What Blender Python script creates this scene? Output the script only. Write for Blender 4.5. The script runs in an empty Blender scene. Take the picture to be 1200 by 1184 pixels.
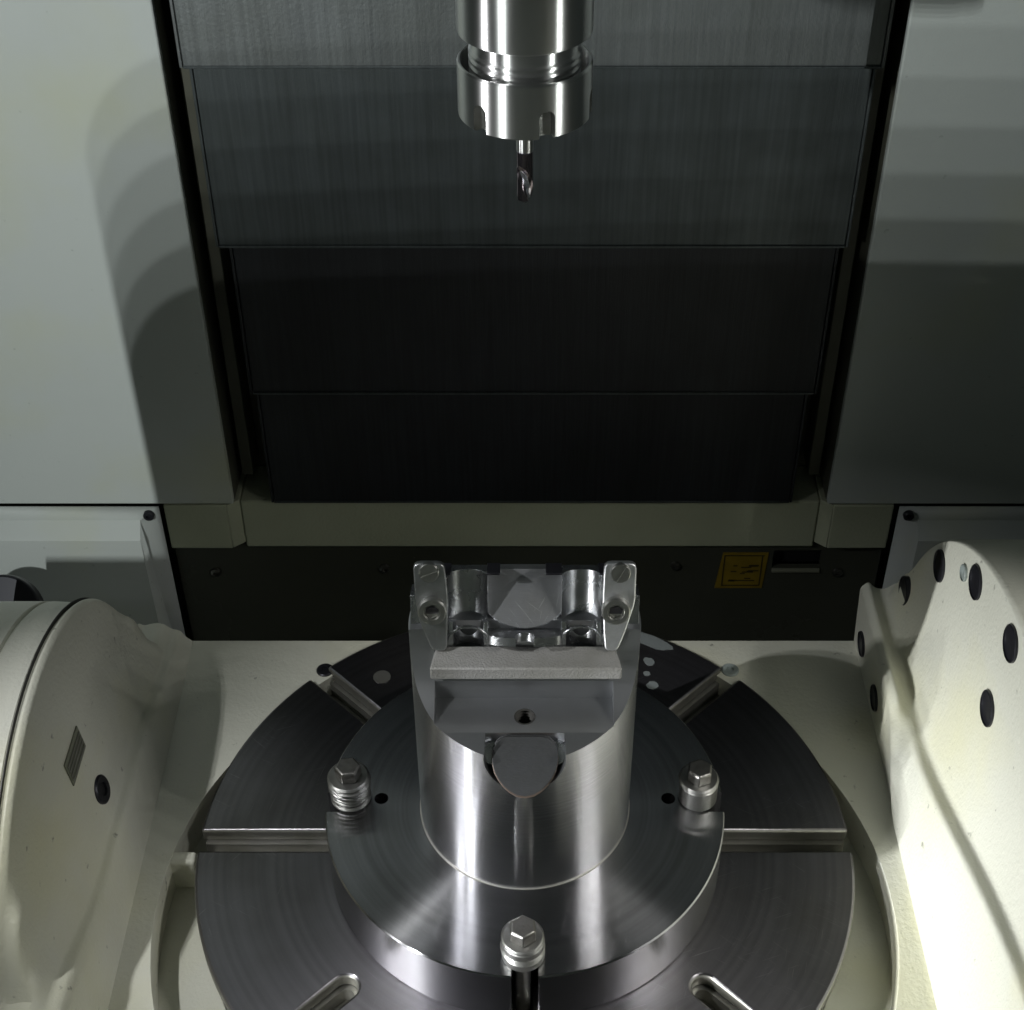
import bpy, bmesh, math, random
from mathutils import Vector, Matrix
S = 0.25                      # metres per layout unit (table radius = 1 unit = 250 mm)
R = math.radians
sc = bpy.context.scene
COL = sc.collection

# ------------------------------------------------------------------ camera, world, lamps, exposure
cam_d = bpy.data.cameras.new('camera'); cam = bpy.data.objects.new('camera', cam_d); COL.objects.link(cam)
cam.location = Vector((0, -2.845, 3.745))*S
cam.rotation_euler = (R(50), 0, 0)
cam_d.sensor_width = 36; cam_d.sensor_fit = 'HORIZONTAL'; cam_d.lens = 1750/1200*36
cam_d.shift_x = -0.0125; cam_d.clip_start = 0.01; cam_d.clip_end = 100
sc.camera = cam
w = bpy.data.worlds.new("World"); sc.world = w; w.use_nodes = True
w.node_tree.nodes['Background'].inputs[0].default_value = (0.80, 0.95, 0.88, 1)
w.node_tree.nodes['Background'].inputs[1].default_value = 0.030
sc.view_settings.view_transform = 'Standard'; sc.view_settings.look = 'None'
sc.view_settings.exposure = 0.0; sc.view_settings.gamma = 1.0

def lamp(name, p, tgt, power, size, col=(1, 1, 1), spread=180):
    l = bpy.data.lights.new(name, 'AREA'); l.shape = 'DISK'; l.size = size*S; l.spread = R(spread)
    l.energy = power*S*S; l.color = col
    o = bpy.data.objects.new(name, l); COL.objects.link(o); o.location = Vector(p)*S
    d = Vector(tgt)-Vector(p); o.rotation_euler = d.to_track_quat('-Z', 'Y').to_euler()
    return o
# machine LEDs low at left, hooded lamps high at both sides; wall-band strip added
for i in range(6):
    t = i/5
    lamp('led_left', (-1.90, -1.80, 0.41+0.60*t), (1.3, -0.25, 0.10), 3.0, 0.04, (0.97, 0.99, 1.0), 50)
    lamp('led_wall_bands', (-2.20, -3.0, 3.00+0.125*t), (1.6, 1.5, 1.8), 29, 0.005, (0.95, 1.0, 0.98))  # added strip shining over the unseen plate, throws the stepped wall bands
    lamp('led_right', (2.05+.22*t, -1.35+.9*t, 2.60), (.1, -0.15, 0.2), 0.75, 0.03, (1.0, 0.99, 0.96), 48)
lamp('streak_lamp_left', (-2.2, -0.98, 2.45), (0, 0, 2.5), .55, .05, (0.98, 0.99, 1.0), 16)  # added pair of narrow lamps, only for streaks on holder and nut
lamp('streak_lamp_right', (2.0, -1.35, 2.45), (0, 0, 2.5), .30, .22, (0.95, 1.0, 0.95), 18)
for i in range(2):
    lamp('led_upper_left', (-2.17, -0.88, 2.60+.08*i), (-0.30, -0.20, 0.25), 3.8, 0.022, (0.97, 0.98, 1.0), 48)

# ------------------------------------------------------------------ materials
def mat(name, col, rough=.4, metal=0., bump=None, var=None, aniso=0., tangent=False, scratch=0., coat=0., spec=None, dirt=0., rings=0., grain=0.):
    m = bpy.data.materials.new(name); m.use_nodes = True
    nt = m.node_tree; N = nt.nodes; L = nt.links
    b = N['Principled BSDF']
    b.inputs['Base Color'].default_value = (*col, 1); b.inputs['Roughness'].default_value = rough
    b.inputs['Metallic'].default_value = metal; b.inputs['Coat Weight'].default_value = coat
    if spec is not None: b.inputs['Specular IOR Level'].default_value = spec
    tc = N.new('ShaderNodeTexCoord')
    def noise(scale, detail=4, stretch=(1, 1, 1), rot=(0, 0, 0)):
        mp = N.new('ShaderNodeMapping'); mp.vector_type = 'TEXTURE'; mp.inputs['Scale'].default_value = tuple(1/k for k in stretch); mp.inputs['Rotation'].default_value = rot
        n = N.new('ShaderNodeTexNoise'); n.inputs['Scale'].default_value = scale/S; n.inputs['Detail'].default_value = detail
        L.new(tc.outputs['Object'], mp.inputs[0]); L.new(mp.outputs[0], n.inputs['Vector']); return n
    colsock = None
    def mul_col(fac_out, a, c):
        nonlocal colsock
        mx = N.new('ShaderNodeMix'); mx.data_type = 'RGBA'; mx.blend_type = 'MULTIPLY'; mx.inputs[0].default_value = 1
        cr = N.new('ShaderNodeMix'); cr.data_type = 'RGBA'; L.new(fac_out, cr.inputs[0])
        cr.inputs[6].default_value = (*a, 1); cr.inputs[7].default_value = (*c, 1)
        if colsock is None: mx.inputs[6].default_value = (*col, 1)
        else: L.new(colsock, mx.inputs[6])
        L.new(cr.outputs[2], mx.inputs[7]); colsock = mx.outputs[2]
    def ramp(sock, lo, hi):
        r = N.new('ShaderNodeMapRange'); r.inputs[1].default_value = lo; r.inputs[2].default_value = hi
        L.new(sock, r.inputs[0]); return r.outputs[0]
    if var:                                  # soft tonal wear (scale, amount)
        n = noise(var[0], 6); mul_col(ramp(n.outputs[0], .35, .7), (1, 1, 1), tuple(1-var[1]*k for k in (1, 1, 1.15)))
        rr = N.new('ShaderNodeMapRange'); rr.inputs[3].default_value = rough*.85; rr.inputs[4].default_value = min(1, rough*1.25)
        L.new(n.outputs[0], rr.inputs[0]); L.new(rr.outputs[0], b.inputs['Roughness'])
    if dirt:                                 # sparse dark specks and yellow coolant tint
        n = noise(26, 3); mul_col(ramp(n.outputs[0], .70, .76), (1, 1, 1), (1-dirt,)*3)
        n = noise(1.6, 4); mul_col(ramp(n.outputs[0], .5, .75), (1, 1, 1), (1, .98, .80))
    if rings:                                # concentric turning marks
        sx = N.new('ShaderNodeSeparateXYZ'); L.new(tc.outputs['Object'], sx.inputs[0])
        cx = N.new('ShaderNodeCombineXYZ'); L.new(sx.outputs[0], cx.inputs[0]); L.new(sx.outputs[1], cx.inputs[1])
        ln = N.new('ShaderNodeVectorMath'); ln.operation = 'LENGTH'; L.new(cx.outputs[0], ln.inputs[0])
        c2 = N.new('ShaderNodeCombineXYZ'); L.new(ln.outputs['Value'], c2.inputs[0])
        rn = N.new('ShaderNodeTexNoise'); rn.inputs['Scale'].default_value = 38/S; rn.inputs['Detail'].default_value = 3
        L.new(c2.outputs[0], rn.inputs['Vector']); mul_col(ramp(rn.outputs[0], .35, .65), (1, 1, 1), (1-rings*2,)*3)
    if grain:                                # brushed vertical grain
        n = noise(46, 3, (1.6, 1, .05)); mul_col(ramp(n.outputs[0], .35, .65), (1, 1, 1), (1-grain,)*3)
        n = noise(1.2, 5, (3, 1, .6)); mul_col(ramp(n.outputs[0], .45, .7), (1, 1, 1), (1-grain,)*3)
    bsock = None
    def addbump(h, strength, dist):
        nonlocal bsock
        bp = N.new('ShaderNodeBump'); bp.inputs['Strength'].default_value = strength; bp.inputs['Distance'].default_value = dist*S
        L.new(h, bp.inputs['Height'])
        if bsock is not None: L.new(bsock, bp.inputs['Normal'])
        bsock = bp.outputs[0]
    if bump:                                 # list of (scale, strength, distance, stretch)
        for sc_, st, di, stretch in bump:
            n = noise(sc_, 3, stretch); addbump(n.outputs[0], st, di)
    if scratch:
        tot = None
        for k, a in enumerate((.35, -.5, 1.3, 2.4, .9, -1.1)):
            n = noise(5.0+1.1*k, 2, (1, 60, 1), (0, 0, a)); n.inputs['Distortion'].default_value = .15
            gate = noise(1.7+.6*k, 3); 
            s1 = ramp(n.outputs[0], .70, .74)
            g = ramp(gate.outputs[0], .50, .60)
            mu = N.new('ShaderNodeMath'); mu.operation = 'MULTIPLY'; L.new(s1, mu.inputs[0]); L.new(g, mu.inputs[1])
            if tot is None: tot = mu.outputs[0]
            else:
                ad = N.new('ShaderNodeMath'); ad.operation = 'MAXIMUM'; L.new(tot, ad.inputs[0]); L.new(mu.outputs[0], ad.inputs[1]); tot = ad.outputs[0]
        mul_col(tot, (1, 1, 1), (1+scratch,)*3)
        addbump(tot, .10, .001)
    if colsock is not None: L.new(colsock, b.inputs['Base Color'])
    if bsock is not None: L.new(bsock, b.inputs['Normal'])
    if aniso:
        b.inputs['Anisotropic'].default_value = aniso
        b.inputs['Anisotropic Rotation'].default_value = .25
        t = N.new('ShaderNodeTangent'); t.direction_type = 'RADIAL'; t.axis = 'Z'
        L.new(t.outputs[0], b.inputs['Tangent'])
    return m

peel = [(75, .42, .005, (1, 1, 1))]
M = dict(
 cream=mat('cream_paint', (.62, .62, .535), .38, bump=peel, var=(1.3, .12), dirt=.5),
 cast=mat('cream_cast_paint', (.62, .62, .54), .38, bump=[(55, .35, .006, (1, 1, 1)), (90, .3, .004, (1, 1, 1))], dirt=.35),
 wall=mat('grey_white_paint', (.46, .49, .475), .65, bump=[(120, .15, .003, (1, 1, 1))], var=(1.0, .06), dirt=.25),
 sill=mat('sill_paint', (.40, .42, .31), .45, bump=peel, var=(2, .15)),
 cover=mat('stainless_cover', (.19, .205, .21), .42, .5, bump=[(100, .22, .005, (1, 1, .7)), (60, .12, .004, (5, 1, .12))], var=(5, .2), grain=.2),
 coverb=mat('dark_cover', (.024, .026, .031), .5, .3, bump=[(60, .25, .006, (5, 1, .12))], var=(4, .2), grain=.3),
 jamb=mat('jamb_paint', (.09, .09, .068), .5, var=(3, .2)),
 black=mat('black_panel', (.050, .052, .040), .25, var=(2, .2), bump=[(3, .1, .01, (1, 1, 1))]),
 table=mat('ground_steel_table', (.24, .232, .25), .32, 1., aniso=.6, rings=.10, scratch=.7, var=(3, .3), bump=[(220, .06, .001, (1, 1, 1))]),
 slot=mat('slot_steel', (.30, .295, .27), .40, .8, var=(8, .3)),
 alu=mat('turned_aluminium', (.60, .60, .63), .21, 1., aniso=1., var=(3, .15), bump=[(4, .10, .004, (1, 1, 30)), (7, .10, .01, (1, 1, 1))], scratch=.3),
 alud=mat('turned_disc_aluminium', (.46, .46, .48), .175, 1., aniso=1., var=(4, .2), scratch=.12, rings=.14),
 mill=mat('milled_aluminium', (.50, .51, .53), .26, 1., bump=[(30, .2, .004, (1, 14, 1))], var=(12, .25)),
 brushed=mat('brushed_boss', (.42, .43, .45), .42, 1., bump=[(30, .25, .004, (1, 14, 1))], var=(8, .3), scratch=.8),
 pocket=mat('face_milled', (.42, .43, .445), .29, .95, bump=[(40, .10, .002, (.3, 6, 6))], var=(5, .14)),
 screw=mat('plated_screw', (.46, .46, .44), .32, 1., var=(25, .25)),
 dullplate=mat('dull_milled_plate', (.46, .47, .48), .36, 1., var=(25, .25), bump=[(60, .12, .002, (1, 1, 3))]),
 bright=mat('bright_milled_plate', (.80, .81, .83), .38, 1., var=(25, .2), bump=[(60, .12, .002, (1, 1, 3))]),
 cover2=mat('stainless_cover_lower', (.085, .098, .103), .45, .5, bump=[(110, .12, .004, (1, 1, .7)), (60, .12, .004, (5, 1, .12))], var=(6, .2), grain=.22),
 rough=mat('blasted_steel', (.25, .248, .238), .65, .3, bump=[(170, .6, .006, (1, 1, 1))], var=(9, .25)),
 steel=mat('polished_steel', (.62, .62, .62), .30, 1., aniso=1., var=(3, .12), bump=[(6, .06, .004, (1, 1, 30))]),
 bolt=mat('worn_bolt_steel', (.20, .195, .185), .38, 1., bump=[(60, .3, .005, (1, 1, 1))], var=(20, .35)),
 washer=mat('washer_steel', (.27, .27, .26), .38, 1., bump=[(50, .3, .005, (1, 1, 8))], var=(14, .3)),
 dark=mat('dark_hole', (.008, .008, .009), .5),
 oxide=mat('black_oxide_screw', (.02, .02, .025), .38, .5),
 puck=mat('sawn_bar_end', (.048, .050, .052), .5, .7, bump=[(70, .3, .003, (1, 6, 1))], var=(14, .25)),
 copper=mat('tarnished_bar_side', (.10, .075, .06), .55, .6, var=(10, .3)),
 carbide=mat('coated_carbide', (.20, .17, .19), .18, 1.),
 flute=mat('ground_flute', (.70, .68, .78), .22, 1.),
 yellow=mat('yellow_label', (.22, .15, .008), .5, var=(12, .3)),
 ink=mat('label_ink', (.03, .022, .006), .6),
 plate=mat('engraved_plate', (.16, .165, .12), .5),
 drop=mat('dried_coolant', (.17, .19, .19), .6, .0),
 plug=mat('grey_plug', (.28, .32, .31), .4, var=(20, .3)),
)

# ------------------------------------------------------------------ helpers (layout units; scaled on linking)
CEN = {}
def link(name, bm, m, parent=None, bevel=0., seg=2, smooth=True, at=None, ang=35):
    """bm in layout coordinates; `at` = object origin (layout)"""
    o_at = Vector(at) if at is not None else (CEN[parent.name] if parent is not None and parent.name in CEN else Vector((0, 0, 0)))
    me = bpy.data.meshes.new(name)
    bmesh.ops.recalc_face_normals(bm, faces=bm.faces)
    bmesh.ops.translate(bm, verts=bm.verts, vec=-o_at)
    bmesh.ops.scale(bm, verts=bm.verts, vec=(S, S, S))
    bm.to_mesh(me); bm.free()
    o = bpy.data.objects.new(name, me); COL.objects.link(o)
    if m: me.materials.append(m)
    pc = CEN[parent.name] if parent is not None and parent.name in CEN else Vector((0, 0, 0))
    o.parent = parent; o.location = (o_at-pc)*S if parent else o_at*S
    CEN[o.name] = o_at
    if smooth:
        for p in me.polygons: p.use_smooth = True
        try: me.set_sharp_from_angle(angle=R(ang))
        except Exception: pass
    if bevel:
        b = o.modifiers.new('bevel', 'BEVEL'); b.width = bevel*S; b.segments = seg; b.limit_method = 'ANGLE'; b.angle_limit = R(38)
        b.harden_normals = False
    return o
def thing(name, label, cat, at, group=None):
    o = bpy.data.objects.new(name, None); COL.objects.link(o); o.location = Vector(at)*S; o.empty_display_size = .02
    CEN[o.name] = Vector(at); o['label'] = label; o['category'] = cat
    if group: o['group'] = group
    return o
def tag(o, label, cat, group=None):
    o['label'] = label; o['category'] = cat
    if group: o['group'] = group
    return o
def struct(o): o['kind'] = 'structure'; return o

def box(x0, x1, y0, y1, z0, z1, bm=None):
    bm = bm or bmesh.new()
    v = [bm.verts.new((x, y, z)) for z in (z0, z1) for x, y in ((x0, y0), (x1, y0), (x1, y1), (x0, y1))]
    for f in ((3, 2, 1, 0), (4, 5, 6, 7), (0, 1, 5, 4), (1, 2, 6, 5), (2, 3, 7, 6), (3, 0, 4, 7)): bm.faces.new([v[i] for i in f])
    return bm
def frame_of(axis):
    a = Vector(axis).normalized(); u = a.orthogonal().normalized()
    if abs(a.z) > .99: u = Vector((1, 0, 0))
    return u, a.cross(u), a
def prism(pts, base, axis=(0, 0, 1), h=.1, uv=None, bm=None):
    """extrude a 2-D outline along axis; uv = (u,v) direction vectors"""
    bm = bm or bmesh.new(); a = Vector(axis).normalized()
    u, v = (Vector(uv[0]), Vector(uv[1])) if uv else frame_of(a)[:2]
    b = Vector(base)
    lo = [bm.verts.new(b+u*x+v*y) for x, y in pts]; hi = [bm.verts.new(b+u*x+v*y+a*h) for x, y in pts]
    n = len(pts); bm.faces.new(lo[::-1]); bm.faces.new(hi)
    for i in range(n): bm.faces.new((lo[i], lo[(i+1) % n], hi[(i+1) % n], hi[i]))
    return bm
def circ(r, n=32, a0=0., cx=0, cy=0): return [(cx+r*math.cos(a0+2*math.pi*i/n), cy+r*math.sin(a0+2*math.pi*i/n)) for i in range(n)]
def cyl(c, r, h, axis=(0, 0, 1), n=48, bm=None, a0=0.): return prism(circ(r, n, a0), c, axis, h, bm=bm)
def lathe(prof, c=(0, 0, 0), axis=(0, 0, 1), n=96, bm=None):
    """prof = [(r,h)...]; r=0 ends close"""
    bm = bm or bmesh.new(); u, v, a = frame_of(axis); c = Vector(c); rings = []
    for r, h in prof:
        if r < 1e-6: rings.append([bm.verts.new(c+a*h)])
        else: rings.append([bm.verts.new(c+a*h+(u*math.cos(t)+v*math.sin(t))*r) for t in (2*math.pi*i/n for i in range(n))])
    for A, B in zip(rings, rings[1:]):
        for i in range(n):
            j = (i+1) % n
            if len(A) == 1 and len(B) == 1: break
            if len(A) == 1: bm.faces.new((A[0], B[i], B[j]))
            elif len(B) == 1: bm.faces.new((A[i], A[j], B[0]))
            else: bm.faces.new((A[i], A[j], B[j], B[i]))
    return bm
def cut(o, cutters, op='DIFFERENCE'):
    """boolean the bmesh cutters out of o, bake the result"""
    tmp = []
    for bm in cutters:
        bmesh.ops.recalc_face_normals(bm, faces=bm.faces)
        me = bpy.data.meshes.new('cut'); bmesh.ops.scale(bm, verts=bm.verts, vec=(S, S, S)); bm.to_mesh(me); bm.free()
        c = bpy.data.objects.new('cut', me); COL.objects.link(c); tmp.append(c)
        md = o.modifiers.new('b', 'BOOLEAN'); md.object = c; md.operation = op; md.solver = 'EXACT'
    keep = [(m.name) for m in o.modifiers if m.type == 'BEVEL']
    bevs = []
    for nme in keep:
        m = o.modifiers[nme]; bevs.append((m.width, m.segments)); o.modifiers.remove(m)
    bpy.context.view_layer.update()
    dg = bpy.context.evaluated_depsgraph_get()
    me = bpy.data.meshes.new_from_object(o.evaluated_get(dg)); 
    o.modifiers.clear(); old = o.data; o.data = me; me.name = old.name+'_cut'
    for c in tmp: bpy.data.objects.remove(c)
    for p in me.polygons: p.use_smooth = True
    me.set_sharp_from_angle(angle=R(30))
    for wd, sg in bevs:
        b = o.modifiers.new('bevel', 'BEVEL'); b.width = wd; b.segments = sg; b.limit_method = 'ANGLE'; b.angle_limit = R(38)
    return o
def copy_tree(o, loc=None, rotz=None, label=None):
    c = o.copy(); COL.objects.link(c)
    for ch in list(o.children):
        d = copy_tree(ch); d.parent = c
    if loc is not None: c.location = Vector(loc)*S
    if rotz is not None: c.rotation_euler.z = rotz
    if label: c['label'] = label
    return c

# ------------------------------------------------------------------ rear wall of the enclosure
Y0 = 1.5
bk = struct(link('back_wall', box(-3.2, 3.2, 1.76, 1.80, -1.3, 4.2), M['jamb']))
fl = struct(link('floor', box(-3.2, 3.2, -3.0, 1.80, -1.40, -1.30), M['wall']))

def wall_panel(sgn, lab):
    t = thing('side_wall_panel', lab, 'machine panel', (sgn*2.1, Y0, .1))
    x0, x1 = sgn*(1.105 if sgn < 0 else 1.148), sgn*3.2
    link('face_sheet', box(min(x0, x1), max(x0, x1), Y0, Y0+.03, .103, 4.2), M['wall'], t, .006)
    link('return_flange', box(min(x0, x0+sgn*.02), max(x0, x0+sgn*.02), Y0+.031, 1.755, .103, 4.2), M['jamb'], t)
    return t
wall_panel(-1, 'large grey white wall sheet left of the stepped covers')
wall_panel(1, 'large grey white wall sheet right of the stepped covers')

# unseen plate in front of the table, added to cast the stepped wall shadows
rc = .055
dx, dz = -2.093, 2.853
pts = [(dx, -1.3), (2.7, -1.3), (2.7, dz-.03), (-1.32, dz-.03)]+[(x-1.77, dz+.010*(1-(x/.25)**2)) for x in (.40, .32, .26, .21, .16, .11, .07, .03, -.02, -.07, -.12, -.17, -.21)]+[(dx+rc-rc*math.sin(a), dz-rc+rc*math.cos(a)) for a in [math.pi/2*k/10 for k in range(11)]]
tag(link('shadow_plate', prism(pts, (0, -2.40, 0), (0, -1, 0), .01, uv=((1, 0, 0), (0, 0, 1))), M['wall'], None, at=(.8, -2.4, -1.3)),
    'unseen added plate with rounded corner that casts the wall shadow bands', 'light blocker')


# stepped telescopic cover
t = thing('telescopic_cover', 'stepped stack of dark stainless way covers behind the spindle', 'way cover', (0, 1.6, .11))
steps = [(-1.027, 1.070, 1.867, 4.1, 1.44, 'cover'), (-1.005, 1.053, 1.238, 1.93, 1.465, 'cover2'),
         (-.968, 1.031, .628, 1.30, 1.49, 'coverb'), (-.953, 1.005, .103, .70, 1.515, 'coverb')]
for x0, x1, z0, z1, y, mt in steps:
    p = link('cover_plate', box(x0, x1, y, y+.012, z0, z1), M[mt], t, .003)
    bm = box(x0, x1, y-.006, y-.001, z0-.003, z0+.006)
    q = link('wiper_lip', bm, M['cover2'], p, .002)
    link('side_fold', box(x0-.010, x0-.001, y-.006, y+.05, z0, z1), M[mt], p, .002)
    link('side_fold', box(x1+.001, x1+.010, y-.006, y+.05, z0, z1), M[mt], p, .002)
# guide rails beside the covers
for sx, x in ((-1, -1.062), (1, 1.108)):
    tag(link('guide_strip', box(x-.022, x+.022, 1.62, 1.75, .15, 4.1), M['jamb'], None, .004, at=(x, 1.7, .15)),
        'dark vertical strip in the gap %s of the stepped covers' % ('left' if sx < 0 else 'right'), 'guide strip')

# sill below the covers
t = thing('cover_sill', 'greenish cream painted ledge below the stepped covers', 'sill', (0, 1.55, -.12))
link('sill_ledge', box(-1.09, 1.13, 1.535, 1.755, -.146, .088), M['sill'], t, .008)
link('sill_block', box(-1.375, -1.135, 1.50, 1.755, -.122, .096), M['sill'], t, .005)
link('sill_block', box(1.175, 1.405, 1.50, 1.755, -.122, .096), M['sill'], t, .005)
for sx, xa, xb in ((-1, -1.134, -1.091), (1, 1.174, 1.131)):
    link('bevel_strip', prism([(xa, 1.502), (xb, 1.537), (xb, 1.755), (xa, 1.755)], (0, 0, -.121), (0, 0, 1), .215, uv=((1, 0, 0), (0, 1, 0))), M['sill'], t, .003)

# black panel under the sill
t = thing('black_access_panel', 'glossy black panel under the ledge with yellow label and slot', 'access panel', (0, 1.56, -.9))
p = link('panel_sheet', box(-1.38, 1.41, 1.56, 1.58, -1.29, -.148), M['black'], t)
cut(p, [box(.985, 1.175, 1.4, 1.7, -.275, -.185)])
link('slot_recess', box(.98, 1.18, 1.60, 1.61, -.28, -.18), M['dark'], t)
link('slot_lip', box(.985, 1.175, 1.545, 1.559, -.292, -.277), M['plate'], t, .002)
lb = link('warning_label', prism([(.785, -.195), (.965, -.195), (.955, -.385), (.765, -.385)], (0, 1.559, 0), (0, -1, 0), .003, uv=((1, 0, 0), (0, 0, 1))), M['yellow'], t)
bm = bmesh.new()
for x0, x1, z0, z1 in ((.79, .95, -.212, -.207), (.79, .795, -.37, -.212), (.94, .945, -.37, -.212), (.79, .945, -.372, -.367)):
    box(x0, x1, 1.5545, 1.5555, z0, z1, bm)
rnd = random.Random(4)
for k in range(16):
    x = .80+.10*rnd.random(); z = -.355+.11*rnd.random(); box(x, x+.015+.03*rnd.random(), 1.5540, 1.5550, z, z+.005, bm)
link('label_print', bm, M['ink'], lb)
def screw_head(name, c, axis, r, h, m, parent=None, hexr=None, depth=None):
    o = link(name, lathe([(0, 0), (r, 0), (r, h*.75), (r*.85, h), (0, h)], c, axis, 24), m, parent, at=c)
    return o
for x, z in ((-1.235, -.30), (-.56, -.28), (.60, -.265), (1.25, -.30)):
    link('panel_screw', lathe([(0, 0), (.022, 0), (.020, .009), (.010, .012), (.009, .004), (0, .004)], (x, 1.559, z), (0, -1, 0), 24), M['bolt'], t)

# lower side panels
def low_panel(sgn, lab):
    t = thing('lower_side_panel', lab, 'machine panel', (sgn*2.1, 1.45, -1.2))
    xi = 1.392 if sgn < 0 else 1.425
    xf = xi+.075
    # folded sheet: front face, top bevel and inner bevel
    bm = bmesh.new()
    P = lambda x, y, z: bm.verts.new((sgn*x, y, z))
    a = [P(3.2, 1.50, .092), P(xi, 1.50, .092), P(xi, 1.50, -1.29)]
    b = [P(3.2, 1.495, .028), P(xf+.005, 1.495, .028)]
    f = [P(3.2, 1.43, -.02), P(xf, 1.43, -.02), P(xf, 1.43, -1.29), P(3.2, 1.43, -1.29)]
    bm.faces.new((a[0], a[1], b[1], b[0])); bm.faces.new((b[0], b[1], f[1], f[0]))
    bm.faces.new((a[1], a[2], f[2], f[1], b[1])); bm.faces.new(f)
    o = link('folded_sheet', bm, M['wall'], t)
    md = o.modifiers.new('solid', 'SOLIDIFY'); md.thickness = .006*S; md.offset = 0
    x = sgn*(1.432 if sgn < 0 else 1.462)
    s = link('socket_screw', lathe([(0, 0), (.021, 0), (.021, .014), (.018, .018), (.010, .018), (.010, .006), (0, .006)], (x, 1.494, .058), (0, -1, 0), 24), M['oxide'], t)
    return t
low_panel(-1, 'pale folded sheet panel at lower left behind the trunnion drum')
low_panel(1, 'grey folded sheet panel at lower right behind the bolted arm')

# dark flanged hub at far left, behind the drum
t = thing('black_flange', 'black round flange with socket screws at left frame edge', 'flange', (-1.93, 1.1, -.2))
link('flange_disc', lathe([(0, 0), (.15, 0), (.15, .05), (.145, .055), (0, .055)], (-1.93, 1.15, -.14), (0, -.75, .66), 64), M['oxide'], t, .004)
link('socket_screw', lathe([(0, 0), (.02, 0), (.02, .02), (.011, .02), (.011, .008), (0, .008)], (-1.852, 1.09, -.09), (0, -.75, .66), 20), M['bolt'], t)

# ------------------------------------------------------------------ trunnion cradle
t = thing('trunnion_cradle', 'cream cast cradle with tall arms carrying the round table', 'machine cradle', (0, 0, -1.2))
CR = t
o = link('cradle_deck', box(-1.30, 1.30, -1.14, .897, -.55, -.022), M['cream'], t, .012, 3)
cut(o, [cyl((0, -.20, -.16), 1.095, .5, n=160), cyl((0, .0, -.42), .985, .5, n=160)])
link('locating_tab', box(-1.135, -1.010, -.052, -.006, -.16, -.026), M['cream'], t, .012, 3)
def loft(rows, closed=False):
    bm = bmesh.new(); V = [[bm.verts.new(p) for p in r] for r in rows]
    for A, B in zip(V, V[1:]):
        for i in range(len(A)-1): bm.faces.new((A[i], A[i+1], B[i+1], B[i]))
    bm.faces.new(V[0]); bm.faces.new(V[-1][::-1])
    return bm
def sm(a, b, x):
    x = max(0., min(1., (x-a)/(b-a))); return x*x*(3-2*x)
def resample(pts, rad=.02, n=4):
    """round every inner corner of a polyline with a small fillet"""
    out = [Vector(pts[0])]
    for a, b, c, r in zip(pts, pts[1:], pts[2:], ([rad]*99 if not isinstance(rad, list) else rad)):
        a, b, c = map(Vector, (a, b, c)); d1 = a-b; d2 = c-b
        r1 = min(r, d1.length*.48, d2.length*.48)
        p, q = b+d1.normalized()*r1, b+d2.normalized()*r1
        for k in range(n+1):
            s = k/n; out.append(p*(1-s)**2+b*2*s*(1-s)+q*s*s)
    out.append(Vector(pts[-1])); return out
# right arm
rows = []
NY = 90
for i in range(NY+1):
    y = .895-(.895+1.12)*i/NY
    ya = y+.107
    zd = -.02+math.sqrt(max(0, 1.02**2-ya*ya)) if abs(ya) < 1.02 else -.6
    k = sm(.05, .40, y)                       # 1 at the rear, 0 in front
    ca = .04+.22*k
    zg = (.05+.17*k)
    zb = .215+.33*sm(.35, -.95, y)
    zb = zb*(1-k)+.235*k; xb = 1.19*(1-k)+1.20*k
    zd = max(zd, ca+.002, zb+.06 if abs(ya) < .95 else ca+.002)
    P = [(1.19, -.30), (1.165, -.03), (1.150-.012*(1-k), ca-.02), (1.145+.03*k, ca+(.005 if k > .5 else .01)), (xb, min(zb, zd)), (1.236, min(zb-.006, zd)),
         (1.272, min(zb+.13, zd)), (1.289, min(zb+.34, zd-.02)), (1.294, zd-.008), (1.306, zd), (1.42, zd), (1.60, zd), (2.6, zd), (2.6, -.6)]
    pts = resample([(a, b, 0) for a, b in P], [.03, .02, .012, .02, .05, .09, .15, .005, .01, .02, .05, .05, .02, .01], 4)
    rows.append([(p[0], y, p[1]) for p in pts])
ra = link('cast_arm', loft(rows), M['cream'], t, ang=50)
ra['label'] = 'right arm with bolted round face'
# black plugged bolts on the right arm
def plug(x, y, z, nrm, r=.052, m='oxide', nm='bolt_plug'):
    n = Vector(nrm).normalized(); c = Vector((x, y, z))+n*.003
    return link(nm, lathe([(0, -.02), (r, -.02), (r, .004), (r*.93, .006), (r*.9, .001), (0, .001)], c, n, 32), M[m], CR, at=c)
dep = bpy.context.evaluated_depsgraph_get()
def project(o, y, z, xstart=.0, dirx=1.):
    """point on arm surface at (y,z) seen along x"""
    bpy.context.view_layer.update()
    d = bpy.context.evaluated_depsgraph_get()
    ori = Vector((xstart, y, z))*S - CEN[CR.name]*S
    hit, loc, nor, idx = o.ray_cast(ori, Vector((dirx, 0, 0)), depsgraph=d)
    if not hit: return None
    if nor.x*dirx > 0: nor = -nor
    return (loc + CEN[CR.name]*S)/S, nor
for y, z, m, r in ((.775, .335, 'oxide', .05), (.585, .62, 'oxide', .052), (.285, .83, 'oxide', .052), (-.045, .915, 'oxide', .052), (-.03, .645, 'oxide', .052),
             (-.35, -.28, 'oxide', .05), (.385, .775, 'plug', .026)):
    h = project(ra, y, z)
    if h: plug(*h[0], (-1, 0, .02), r, m)
for y, z in ((.775, .085), (.53, .08)):
    h = project(ra, y, z)
    if h: plug(*h[0], h[1], .045)
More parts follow.
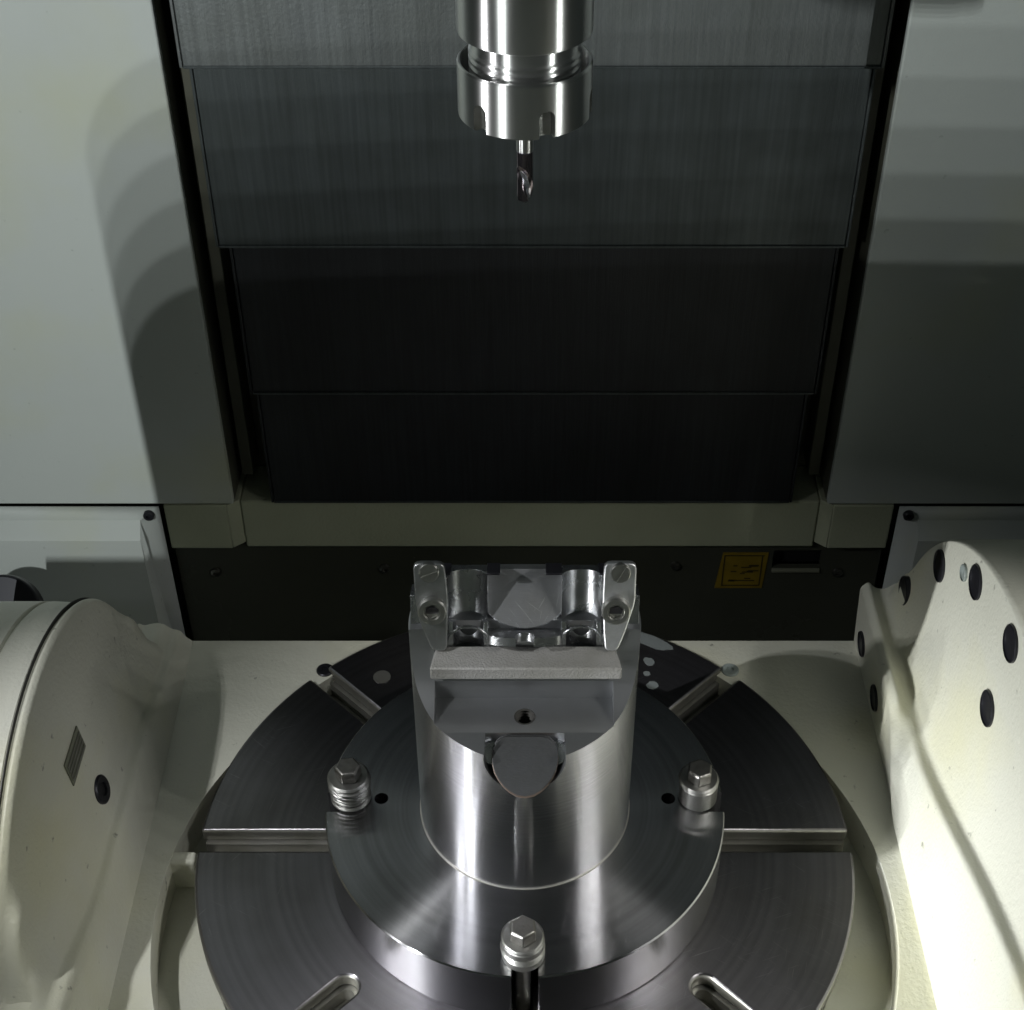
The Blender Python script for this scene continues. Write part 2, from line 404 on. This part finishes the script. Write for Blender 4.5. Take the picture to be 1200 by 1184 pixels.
# left arm
rows = []
for i in range(NY+1):
    y = .895-(.895+1.12)*i/NY
    zd = -.03+math.sqrt(max(0, .775**2-y*y)) if abs(y) < .775 else -.6
    c = .03+.10*sm(.95, .15, y)+.12*sm(-.2, -.75, y)
    zd = max(zd, c+.035)
    P = [(-1.14, -.30), (-1.165, -.03), (-1.196, c-.035), (-1.212, c), (-1.240, c+.006), (-1.268, min(c+.07, zd)),
         (-1.302, min(c+.24, zd)), (-1.335, zd-.012), (-1.352, zd), (-1.362, zd-.01), (-1.364, -.6)]
    pts = resample([(a, b, 0) for a, b in P], [.03, .02, .012, .012, .06, .08, .01, .01, .01, .01, .01], 4)
    rows.append([(p[0], y, p[1]) for p in pts])
la = link('cast_arm', loft(rows), M['cream'], t, ang=50)
la['label'] = 'left arm with flush socket bolt and small plate'
dr = link('drum', lathe([(0, 0), (.745, 0), (.76, .012), (.765, .10), (.755, .106), (.755, .112), (.765, .118), (.765, .55), (0, .55)], (-1.368, 0, -.03), (-1, 0, 0), 180), M['cast'], t, ang=20)
h = project(la, .035, .215, 0, -1)
if h:
    p = link('socket_bolt', lathe([(0, -.02), (.045, -.02), (.045, .006), (.040, .010), (.022, .010), (.021, .003), (0, .003)], h[0], h[1], 32), M['oxide'], t)
    link('hex_socket', prism(circ(.020, 6), h[0]+h[1]*.0032, h[1], .001), M['dark'], p)
h = project(la, .0, .41, 0, -1)
if h:
    n = h[1]; u = Vector((0, 1, 0)); v = n.cross(u).normalized()
    p = link('engraved_plate', prism([(-.075, -.045), (.075, -.045), (.075, .045), (-.075, .045)], h[0]+n*.001, n, .004, uv=(u, v)), M['plate'], t)
    bm = bmesh.new()
    for k in range(4):
        prism([(-.068, -.034+.018*k), (.068, -.034+.018*k), (.068, -.026+.018*k), (-.068, -.026+.018*k)], h[0]+n*.006, n, .0015, uv=(u, v), bm=bm)
    link('plate_lines', bm, M['slot'], p)
gap = lathe([(.762, 0), (.7765, 0), (.7765, .002), (.762, .002)], (-1.3695, 0, -.03), (1, 0, 0), 200)
link('seam_gap', gap, M['dark'], t)
# screws beside the table
for x, m in ((-.692, 'oxide'), (.712, 'plug')):
    link('deck_screw', lathe([(0, -.03), (.030, -.03), (.030, .004), (.026, .007), (.012, .007), (.012, .002), (0, .002)], (x, .752, -.022), (0, 0, 1), 32), M[m], t)

# ------------------------------------------------------------------ rotary table
t = thing('rotary_table', 'round dark ground steel table with radial slots in the cream cradle', 'rotary table', (0, .012, -.15))
inner = [.30, .68, .30, .68, .30, .68, .30, .68]
def slot_cutters(hw, extra, z0, z1, flare=0):
    C = []
    for k in range(8):
        a = k*math.pi/4; u = Vector((math.cos(a), math.sin(a), 0)); v = Vector((-u.y, u.x, 0)); r0 = inner[k]+extra
        pts = [(1.3, -hw-flare), (1.3, hw+flare)] if not flare else []
        pts = [(1.3, -hw), (1.3, hw)]+[(r0+hw-hw*math.sin(math.pi*q/12), hw*math.cos(math.pi*q/12)) for q in range(13)]
        C.append(prism(pts, (0, .012, z0), h=z1-z0, uv=(u, v)))
    return C
tt = link('table_top', cyl((0, .012, -.050), 1.003, .050, n=256), M['table'], t, .009, 2)
cut(tt, slot_cutters(.037, 0, -.2, .2))
tt.data.materials.append(M['slot'])
for p in tt.data.polygons:
    if abs(p.normal.z) < .5: p.material_index = 1
tl = link('tee_slot_layer', cyl((0, .012, -.105), .992, .054, n=256), M['slot'], t)
cut(tl, slot_cutters(.024, .013, -.3, .2))
link('table_core', cyl((0, .012, -.16), .975, .054, n=128), M['slot'], t)
# dried coolant marks (rear right) as thin spots
rnd = random.Random(7)
def blob(x, y, rx, ry, rot, sd):
    rr = random.Random(sd); pts = []
    for k in range(16):
        a = 2*math.pi*k/16; q = 1+.25*(rr.random()-.5); px, py = rx*q*math.cos(a), ry*q*math.sin(a)
        pts.append((px*math.cos(rot)-py*math.sin(rot), px*math.sin(rot)+py*math.cos(rot)))
    return prism(pts, (x, y, .0008), h=.0012)
from_px = [(.443, .872, .080, .028, -.5), (.36, .80, .012, .028, .3), (.43, .772, .016, .022, .5), (.35, .76, .014, .010, 0), (.42, .715, .012, .012, 0),
           (.435, .66, .020, .018, 0), (.42, .55, .014, .018, 0), (.385, .775, .010, .012, 0)]
for k, (x, y, rx, ry, ro) in enumerate(from_px):
    link('coolant_mark', blob(x, y, rx, ry, ro, k), M['drop'], t)
link('table_plug', cyl((-.49, .70, .0006), .030, .0012, n=24), M['slot'], t)

# ------------------------------------------------------------------ fixture base disc
t = thing('fixture_base_disc', 'thick bright turned metal disc lying on the slotted table', 'base plate', (0, 0, .001))
hw = .037
o = link('disc_body', lathe([(0, .001), (.588, .001), (.593, .006), (.593, .197), (.589, .201), (0, .201)], (0, 0, 0), n=256), M['alud'], t, ang=25)
cuts = []
for ang in (0, -90, 180):
    u = Vector((math.cos(R(ang)), math.sin(R(ang)), 0)); v = Vector((-u.y, u.x, 0))
    pts = [(.8, -hw), (.8, hw)]+[(.515-hw*math.sin(math.pi*s/10), hw*math.cos(math.pi*s/10)) for s in range(11)]
    pts = pts[:1]+pts[1:]
    cuts.append(prism(pts, (0, .0, -.1), h=.5, uv=(u, v)))
cuts += [cyl((-.429, .013, .05), .021, .5, n=24), cyl((.429, .013, .05), .021, .5, n=24)]
cut(o, cuts)
for x in (-.429, .429): link('dowel_hole_floor', cyl((x, .013, .045), .0205, .01, n=24), M['dark'], t)

# ------------------------------------------------------------------ clamp bolts
def clamp(label, x, y, rot, layers):
    t = thing('clamp_bolt', label, 'clamp bolt', (x, y, .202), 'hexagon clamp bolts holding down the base disc')
    z = .2025
    for k, (r, h, mt) in enumerate(layers):
        e = .006
        link('washer', lathe([(.03, 0), (r-e, 0), (r, e), (r, h-e), (r-e, h), (.03, h)], (x+.001*(-1)**k, y, z), n=64), M[mt], t)
        z += h+.0008
    a0 = rot
    hd = lathe([(0, 0), (.0395, 0), (.0395, .036), (.034, .042), (0, .042)], (x, y, z), n=6)
    bmesh.ops.rotate(hd, verts=hd.verts, cent=(x, y, z), matrix=Matrix.Rotation(a0, 3, 'Z'))
    link('hex_head', hd, M['bolt'], t, .0025)
    link('shank', lathe([(0, 0), (.022, 0), (.022, z), (0, z)], (x, y, -.07), n=24), M['bolt'], t)
    return t
L4 = [(.060, .018, 'washer'), (.058, .017, 'washer'), (.060, .016, 'washer'), (.062, .017, 'washer'), (.064, .017, 'washer'), (.062, .014, 'washer')]
clamp('hex bolt on stacked washers on the disc left of the tall cylinder', -.520, .015, R(8), L4)
clamp('hex bolt on a smooth sleeve right of the tall cylinder', .515, .015, R(22), [(.057, .080, 'washer'), (.060, .013, 'washer')])
clamp('hex bolt on thick washers at the front rim of the disc', -.005, -.522, R(32), [(.059, .034, 'washer'), (.061, .012, 'washer'), (.058, .030, 'washer'), (.059, .010, 'washer')])

# ------------------------------------------------------------------ tall fixture block
t = thing('fixture_block', 'tall shiny turned cylinder with milled top pocket on the base disc', 'fixture', (0, 0, .202))
o = link('cylinder_body', lathe([(0, .2015), (.309, .2015), (.309, .955), (.306, .958), (0, .958)], (0, 0, 0), n=256), M['alu'], t, ang=25)
scoop = prism(circ(.245, 64), (-.6, -.275, 1.005), (1, 0, 0), 1.2, uv=((0, 1, 0), (0, 0, 1)))
front = box(-.6, .6, -.6, -.275, .7601, 1.2)
pocket = prism([(-.6, .735-.09), (-.234, .7651), (-.101, .7651), (-.101, .856), (-.02, .856), (-.02, 1.2), (-.6, 1.2)][0:0] or
               [(-.40, .725), (-.236, .7655), (-.1015, .7655), (-.1015, .856), (.0, .856), (.0, 1.3), (-.40, 1.3)],
               (-.2395, 0, 0), (1, 0, 0), .475, uv=((0, 1, 0), (0, 0, 1)))
bore = prism(circ(.108, 48), (0, -.60, .735), (0, 1, 0), .375, uv=((1, 0, 0), (0, 0, 1)))
hole = cyl((0, -.168, .60), .029, .3, n=40)
cut(o, [scoop, front]); cut(o, [pocket]); cut(o, [bore]); cut(o, [hole]); cut(o, [box(-.4, .4, .045, .4, .80, 1.2)])
bv = o.modifiers.new('bevel', 'BEVEL'); bv.width = .004*S; bv.segments = 2; bv.limit_method = 'ANGLE'; bv.angle_limit = R(40)
o.data.materials.append(M['pocket'])
for p in o.data.polygons:
    c = p.center/S+CEN[o.name]
    if math.hypot(c.x, c.y) < .300 or (abs(p.normal.z) > .2): p.material_index = 1
th = []
for k in range(16): th += [(.0280, .605+.010*k), (.0280, .608+.010*k), (.0225, .613+.010*k)]
link('joint_line', lathe([(.309, .2012), (.3125, .2012), (.3125, .2028), (.309, .2028)], n=200), M['slot'], t)
link('threaded_hole', lathe([(.0, .602)]+th+[(.0285, .7655-.001)], (0, -.168, 0), n=40), M['bolt'], t, ang=15)
link('hole_bottom', cyl((0, -.168, .640), .0235, .004, n=24), M['dark'], t)

# welded-in bar with dark sawn end
t = thing('bar_stub', 'dark rounded bar end set in the front rim of the cylinder', 'metal bar', (0, -.3, .6))
A = Vector((0, -.236, .768)); n = Vector((0, -.823, .568)); v = Vector((0, -.568, -.823))
out = [(-.074, .016), (-.062, .006), (-.044, .002), (.046, .002), (.064, .008), (.078, .02), (.086, .036), (.088, .055), (.087, .074), (.082, .094), (.073, .114), (.060, .132),
       (.044, .148), (.024, .160), (.002, .165), (-.020, .162), (-.041, .150), (-.058, .134), (-.071, .116), (-.081, .096), (-.086, .076), (-.087, .057), (-.084, .034)]
link('bar_side', prism(out, A-n*.10, n, .086, uv=((1, 0, 0), v)), M['puck'], t, .002)
link('tarnished_rim', prism(out, A-n*.0135+v*.006, n, .010, uv=((1, 0, 0), v)), M['copper'], t, .002)
link('sawn_face', prism([(x*.985, .083+(y-.083)*.985) for x, y in out], A-n*.003, n, .004, uv=((1, 0, 0), v)), M['puck'], t, .001)
for sx in (-1, 1):
    p = thing('round_pin', 'small shiny pin wedged beside the dark bar end, %s side' % ('left' if sx < 0 else 'right'), 'pin', (sx*.098, -.27, .70))
    c = Vector((sx*.082, -.262, .722))
    link('pin_body', lathe([(0, -.06), (.034, -.06), (.034, -.020), (.030, -.014), (0, -.014)], c, (0, -.80, .6), 24), M['mill'], p)

# ------------------------------------------------------------------ blasted bar on the step
o = link('blasted_bar', prism([(-.250, -.122), (.256, -.122), (.240, -.038), (-.236, -.038)], (0, 0, .858), h=.042, uv=((1, 0, 0), (0, 1, 0))), M['rough'], None, .005, at=(0, -.06, .858))
tag(o, 'rough matte grey bar laid across the milled step under the brackets', 'steel bar')

# ------------------------------------------------------------------ machined workpiece
t = thing('machined_workpiece', 'shiny milled metal part with vertical bores on top of the cylinder', 'workpiece', (0, .1, .96))
o = link('workpiece_body', box(-.302, .302, -.036, .040, .895, 1.142), M['mill'], t, .003)
C = []
for sx in (-1, 1):
    C.append(cyl((sx*.150, -.045, .985), .055, .4, n=48))                 # upper half bore
    C.append(cyl((sx*.150, -.045, .80), .042, .4, n=48))                  # lower narrower bore
C.append(box(-.098, .098, -.2, .13, .95, 1.3))                            # centre recess
cut(o, C)
cut(o, [box(-.4, -.289, -.2, .35, 1.075, 1.3), box(.289, .4, -.2, .35, 1.075, 1.3),
        box(-.215, -.203, -.2, -.01, .94, 1.3), box(.203, .215, -.2, -.01, .94, 1.3)])
# tilted round boss in the middle
bn = Vector((0, -.92, .40)).normalized(); bc = Vector((0, .016, 1.072))
link('round_boss', lathe([(0, -.03), (.124, -.03), (.124, -.004), (.120, 0), (0, 0)], bc, bn, 72), M['brushed'], t, .002)
cut(bpy.data.objects['round_boss'], [box(-.2, .2, -.3, .5, 1.128, 1.4), box(-.2, -.0985, -.3, .5, .8, 1.4), box(.0985, .2, -.3, .5, .8, 1.4)])
o = link('saddle_ledge', prism([(-.0975, .0), (.0975, .0), (.0975, -.028)]+[(.0975*math.cos(a), -.028-.024*math.sin(a)) for a in [math.pi*k/16 for k in range(1, 16)]]+[(-.0975, -.028)],
     (0, -.034, .925), (0, 0, 1), .03, uv=((1, 0, 0), (0, 1, 0))), M['mill'], t, .004)
cut(o, [cyl((0, -.075, .9), .026, .2, n=32)])
for sx in (-1, 1):
    link('bore_liner', prism([(.057*math.cos(a), .057*math.sin(a)) for a in [math.pi*k/20 for k in range(21)]]+[(.049*math.cos(a), .049*math.sin(a)) for a in [math.pi*k/20 for k in range(20, -1, -1)]],
         (sx*.150, -.030, .915), (0, -1, 0), .010, uv=((1, 0, 0), (0, 0, 1))), M['mill'], t, .002)
for x0, x1 in ((-.215, -.195), (-.10, -.065), (.055, .098), (.195, .235)):  # dark colour stands for the top face mirroring the dark ceiling
    link('top_reflection_strip', box(x0, x1, -.034, .038, 1.1425, 1.150), M['oxide'], t, .002)

# ------------------------------------------------------------------ clamp brackets
def bracket(lab, pts, s1, s2, mt, slot_rot):
    cx = sum(p[0] for p in pts)/len(pts)
    t = thing('clamp_bracket', lab, 'bracket', (cx, -.05, .87), 'finger brackets pressing on the blasted bar')
    o = link('finger_plate', prism(pts, (0, -.045, 0), (0, -1, 0), .022, uv=((1, 0, 0), (0, 0, 1))), M[mt], t, .004, 3)
    # slotted screw
    c = Vector((s1[0], -.0675, s1[1]))
    s = link('slotted_screw', lathe([(0, -.01), (.0265, -.01), (.0265, .006), (.024, .009), (0, .009)], c, (0, -1, 0), 40), M['screw'], t, at=c)
    sl = box(-.03, .03, -.02, -.004, -.004, .004); bmesh.ops.rotate(sl, verts=sl.verts, cent=(0, 0, 0), matrix=Matrix.Rotation(slot_rot, 3, 'Y')); bmesh.ops.translate(sl, verts=sl.verts, vec=c-CEN[t.name]+Vector((0, 0, 0)))
    cut(s, [move(sl, CEN[t.name])])
    # socket cap screw
    c = Vector((s2[0], -.0675, s2[1]))
    prof = [(0, 0), (.036, 0), (.038, .003), (.038, .016), (.034, .021), (.0235, .021), (.021, .017)]
    s = link('socket_screw', lathe(prof+[(.0, .017)], c, (0, -1, 0), 48), M['screw'], t, at=c)
    hx = link('hex_socket', prism(circ(.0205, 6, R(20)), c+Vector((0, -.0115, 0)), (0, -1, 0), .001, uv=((1, 0, 0), (0, 0, 1))), M['dark'], s)
    cut(s, [move(prism(circ(.0195, 6, R(20)), c+Vector((0, -.010, 0)), (0, -1, 0), .05, uv=((1, 0, 0), (0, 0, 1))), Vector((0, 0, 0)))])
    return t
def move(bm, v): bmesh.ops.translate(bm, verts=bm.verts, vec=v); return bm
def rnd_poly(P, r=.012):
    out = []; n = len(P)
    for i in range(n):
        a, b, c = Vector(P[i-1]), Vector(P[i]), Vector(P[(i+1) % n]); d1, d2 = a-b, c-b; q = min(r, d1.length*.45, d2.length*.45)
        for k in range(4):
            s = k/3; out.append(tuple((b+d1.normalized()*q)*(1-s)**2+b*2*s*(1-s)+(b+d2.normalized()*q)*s*s))
    return out
bracket('left finger bracket with round top and vertical slotted screw over the bar', rnd_poly([(-.290, 1.199), (-.209, 1.199), (-.201, 1.083), (-.206, .90), (-.245, .90), (-.262, .955), (-.277, 1.0), (-.287, 1.083)], .02),
        (-.249, 1.170), (-.242, 1.045), 'dullplate', R(-22))
bracket('brighter right finger bracket with rounded top over the bar', rnd_poly([(.206, 1.199), (.290, 1.199), (.289, 1.067), (.265, .966), (.245, .900), (.212, .900), (.208, .949), (.203, 1.083)], .02),
        (.248, 1.168), (.238, 1.045), 'bright', R(-60))

# ------------------------------------------------------------------ spindle tool holder
t = thing('tool_holder', 'shiny steel collet holder hanging from the top edge', 'tool holder', (0, 0, 3.4))
link('holder_shank', lathe([(0, .0), (.120, .0), (.1335, .008), (.1345, .016), (.1345, 1.2), (0, 1.2)], (0, 0, 2.572), n=128), M['steel'], t, ang=25)
nk = [(0, 0), (.108, 0)]
for k in range(7): nk += [(.1125, .006+.014*k), (.1125, .011+.014*k), (.1075, .015+.014*k), (.1075, .019+.014*k)]
nk += [(.108, .128), (0, .128)]
link('threaded_neck', lathe(nk, (0, 0, 2.445), n=96), M['steel'], t, ang=20)
nut = link('collet_nut', lathe([(.03, 2.415), (.06, 2.403), (.128, 2.403), (.1355, 2.408), (.136, 2.412), (.136, 2.515), (.133, 2.519), (.130, 2.519), (.128, 2.515), (.126, 2.455), (.03, 2.45)], n=160), M['steel'], t, ang=25)
C = []
for k in range(6):
    a = R(-90-43+60*k+2); u = Vector((math.cos(a), math.sin(a), 0)); v = Vector((-u.y, u.x, 0))
    pts = [(-.0165, -.1), (.0165, -.1)]+[(.0165*math.cos(s), .045+.0165*math.sin(s)) for s in [math.pi*j/10 for j in range(11)]]
    # bake into part-local (the holder origin is at 0,0,3.4)
    C.append(move(prism(pts, u*.112+Vector((0, 0, 2.403)), u, .05, uv=(v, (0, 0, 1))), -CEN[t.name]*0))
def cut_local(o, cs):
    for c in cs: move(c, -CEN[o.name])
    m = Matrix(o.matrix_world); par = o.parent; loc = o.location.copy()
    o.parent = None; o.location = (0, 0, 0); bpy.context.view_layer.update()
    cut(o, cs); o.parent = par; o.location = loc
cut(nut, C)
nut.data.materials.append(M['washer'])
for p in nut.data.polygons:
    c = p.center/S+CEN[nut.name]
    if math.hypot(c.x, c.y) < .1345 and c.z < 2.47 and abs(p.normal.z) < .9: p.material_index = 1
link('collet', lathe([(0, 2.398), (.022, 2.398), (.058, 2.404), (.062, 2.41), (0, 2.41)], n=64), M['washer'], t)
# drill
t = thing('twist_drill', 'short spiral drill held point down in the collet nut', 'drill bit', (0, 0, 2.2))
link('drill_shank', lathe([(0, 2.318), (.0165, 2.318), (.0178, 2.321), (.0178, 2.42), (0, 2.42)], n=40), M['steel'], t)
def flute_loft(z0, z1, r, turns, n=48, m=36, ph=0.):
    bm = bmesh.new(); rings = []
    for i in range(n+1):
        s = i/n; z = z1+(z0-z1)*s; tw = ph+turns*2*math.pi*s
        depth = sm(.22, .45, s)
        tip = 1. if s < .90 else max(.06, 1-(s-.90)/.10)
        ring = []
        for j in range(m):
            a = 2*math.pi*j/m; q = math.cos(2*a)
            rr = r*(1-depth*.52*max(0, q)**.8)*tip
            ring.append(bm.verts.new((rr*math.cos(a+tw), rr*math.sin(a+tw), z)))
        rings.append(ring)
    for A, B in zip(rings, rings[1:]):
        for j in range(m): bm.faces.new((A[j], A[(j+1) % m], B[(j+1) % m], B[j]))
    bm.faces.new(rings[0]); bm.faces.new(rings[-1][::-1]); return bm
o = link('fluted_body', flute_loft(2.196, 2.3175, .0175, .5, ph=.1), M['carbide'], t, ang=40)
o.data.materials.append(M['flute'])
for p in o.data.polygons:
    c = p.center*(1/S); 
    r = math.hypot(c.x, c.y)
    if r < .0135 or c.z+CEN[t.name].z < 2.208: p.material_index = 1

# the workpiece and its brackets lean back towards the wall
pivot = Vector((0, -.045, .900))
def lean(p): 
    d = p-pivot; d = Vector((d.x, d.y, d.z*.84)); return pivot+Matrix.Rotation(R(-20), 3, 'X')@d
RM = Matrix.Rotation(R(-20), 3, 'X')
for root in [o for o in COL.objects if o.name.startswith(('machined_workpiece', 'clamp_bracket'))]:
    for ch in root.children:
        org = CEN[ch.name]
        rigid = ch.name.startswith(('slotted', 'socket'))
        if rigid:
            new = lean(org)
            for v_ in ch.data.vertices: v_.co = RM@v_.co
            ch.location += (new-org)*S
        else:
            for v_ in ch.data.vertices: v_.co = (lean(v_.co/S+org)-org)*S
